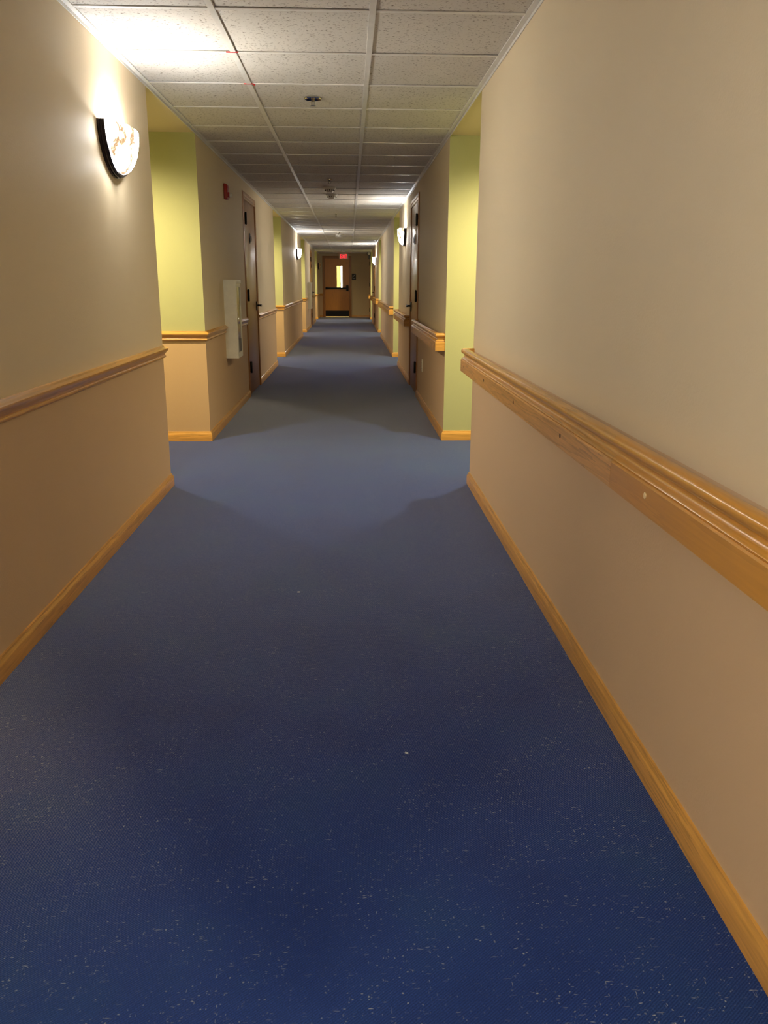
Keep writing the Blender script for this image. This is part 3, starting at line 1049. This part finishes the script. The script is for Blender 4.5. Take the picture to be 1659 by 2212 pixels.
stroke(-0.112, zb_ - 0, -0.112, zt_); stroke(-0.112, zt_ - e0, -0.062, zt_ - e0); stroke(-0.112, zm_, -0.068, zm_); stroke(-0.112, zb_ + e0, -0.062, zb_ + e0)   # E
stroke(-0.048, zb_, 0.008, zt_); stroke(-0.048, zt_, 0.008, zb_)                                   # X
stroke(0.030, zb_, 0.030, zt_)                                                                     # I
stroke(0.052, zt_ - e0, 0.116, zt_ - e0); stroke(0.084, zb_, 0.084, zt_)                           # T
obj('lettering', bm, 'exit_red', hs)

# ------------------------------------------------------------------ stair sign by the end door
t = empty('stair_sign', (0.166, EY, 1.38))
tag(t, 'small black stair sign with white diagonal stair symbol beside the end door', 'sign')
quick_box('panel', (-0.072, 0.072, -0.006, 0.0, -0.108, 0.108), 'sign_black', t, 0.003)
bm = bmesh.new()
for k in range(6):
    x = -0.048 + k * 0.016; z = -0.012 + k * 0.016
    box(bm, x, x + 0.016, -0.0078, -0.0055, z, z + 0.016)
    box(bm, x + 0.006, x + 0.018, -0.0078, -0.0055, z + 0.008, z + 0.018)
obj('stair_symbol', bm, 'sign_white', t)
bm = bmesh.new()
for k in range(5):
    box(bm, -0.044 + k * 0.018, -0.032 + k * 0.018, -0.0075, -0.0055, -0.064, -0.052)
obj('raised_dots', bm, 'sign_white', t)

# ------------------------------------------------------------------ emergency light, far right
t = empty('emergency_light', (XR, 28.42, 2.03))
tag(t, 'grey emergency light with round lamp head high on the far right wall', 'emergency light')
quick_box('body', (-0.07, 0.0, -0.10, 0.10, -0.10, 0.04), 'grey_label', t, 0.008)
for y in (-0.09, 0.09):
    bm = bmesh.new()
    lathe(bm, [(0, 0.05), (0.030, 0.05), (0.062, 0.01), (0.066, -0.02), (0.062, -0.028), (0.0, -0.024)], (-0.055, y, 0.075), 'y', 24)
    h_ = obj('lamp_head', bm, 'grey_label', t, 40)
    bm = bmesh.new()
    lathe(bm, [(0, -0.0245), (0.045, -0.0265), (0.040, -0.034), (0, -0.040)], (-0.055, y, 0.075), 'y', 20)
    obj('lens', bm, 'white_plastic', h_, 40)
    quick_box('bracket', (-0.065, -0.045, y - 0.01, y + 0.01, 0.0, 0.03), 'grey_label', t)

# ------------------------------------------------------------------ lint on the carpet
for k, (x, y, w, a, lb) in enumerate(((-0.203, 2.996, 0.006, 0.1, 'tiny white lint scrap on the carpet in the middle distance'),
                                   (0.138, 1.851, 0.006, -0.7, 'tiny white lint scrap on the carpet nearer the camera'))):
    bm = bmesh.new()
    pts = [(-w, -0.001), (-w * 0.3, -0.002), (w, -0.001), (w * 0.8, 0.0015), (0, 0.002), (-w * 0.9, 0.001)]
    lo_ = [bm.verts.new((p[0], p[1], 0.0005)) for p in pts]
    hi_ = [bm.verts.new((p[0] * 0.8, p[1] * 0.7, 0.003 + 0.0015 * (j % 2))) for j, p in enumerate(pts)]
    bm.faces.new(lo_); bm.faces.new(hi_)
    for j in range(6):
        bm.faces.new((lo_[j], lo_[(j + 1) % 6], hi_[(j + 1) % 6], hi_[j]))
    o = obj('lint_scrap', bm, 'sign_white', loc=(x, y, 0))
    o.rotation_euler.z = a
    tag(o, lb, 'litter', 'lint scraps on the carpet')
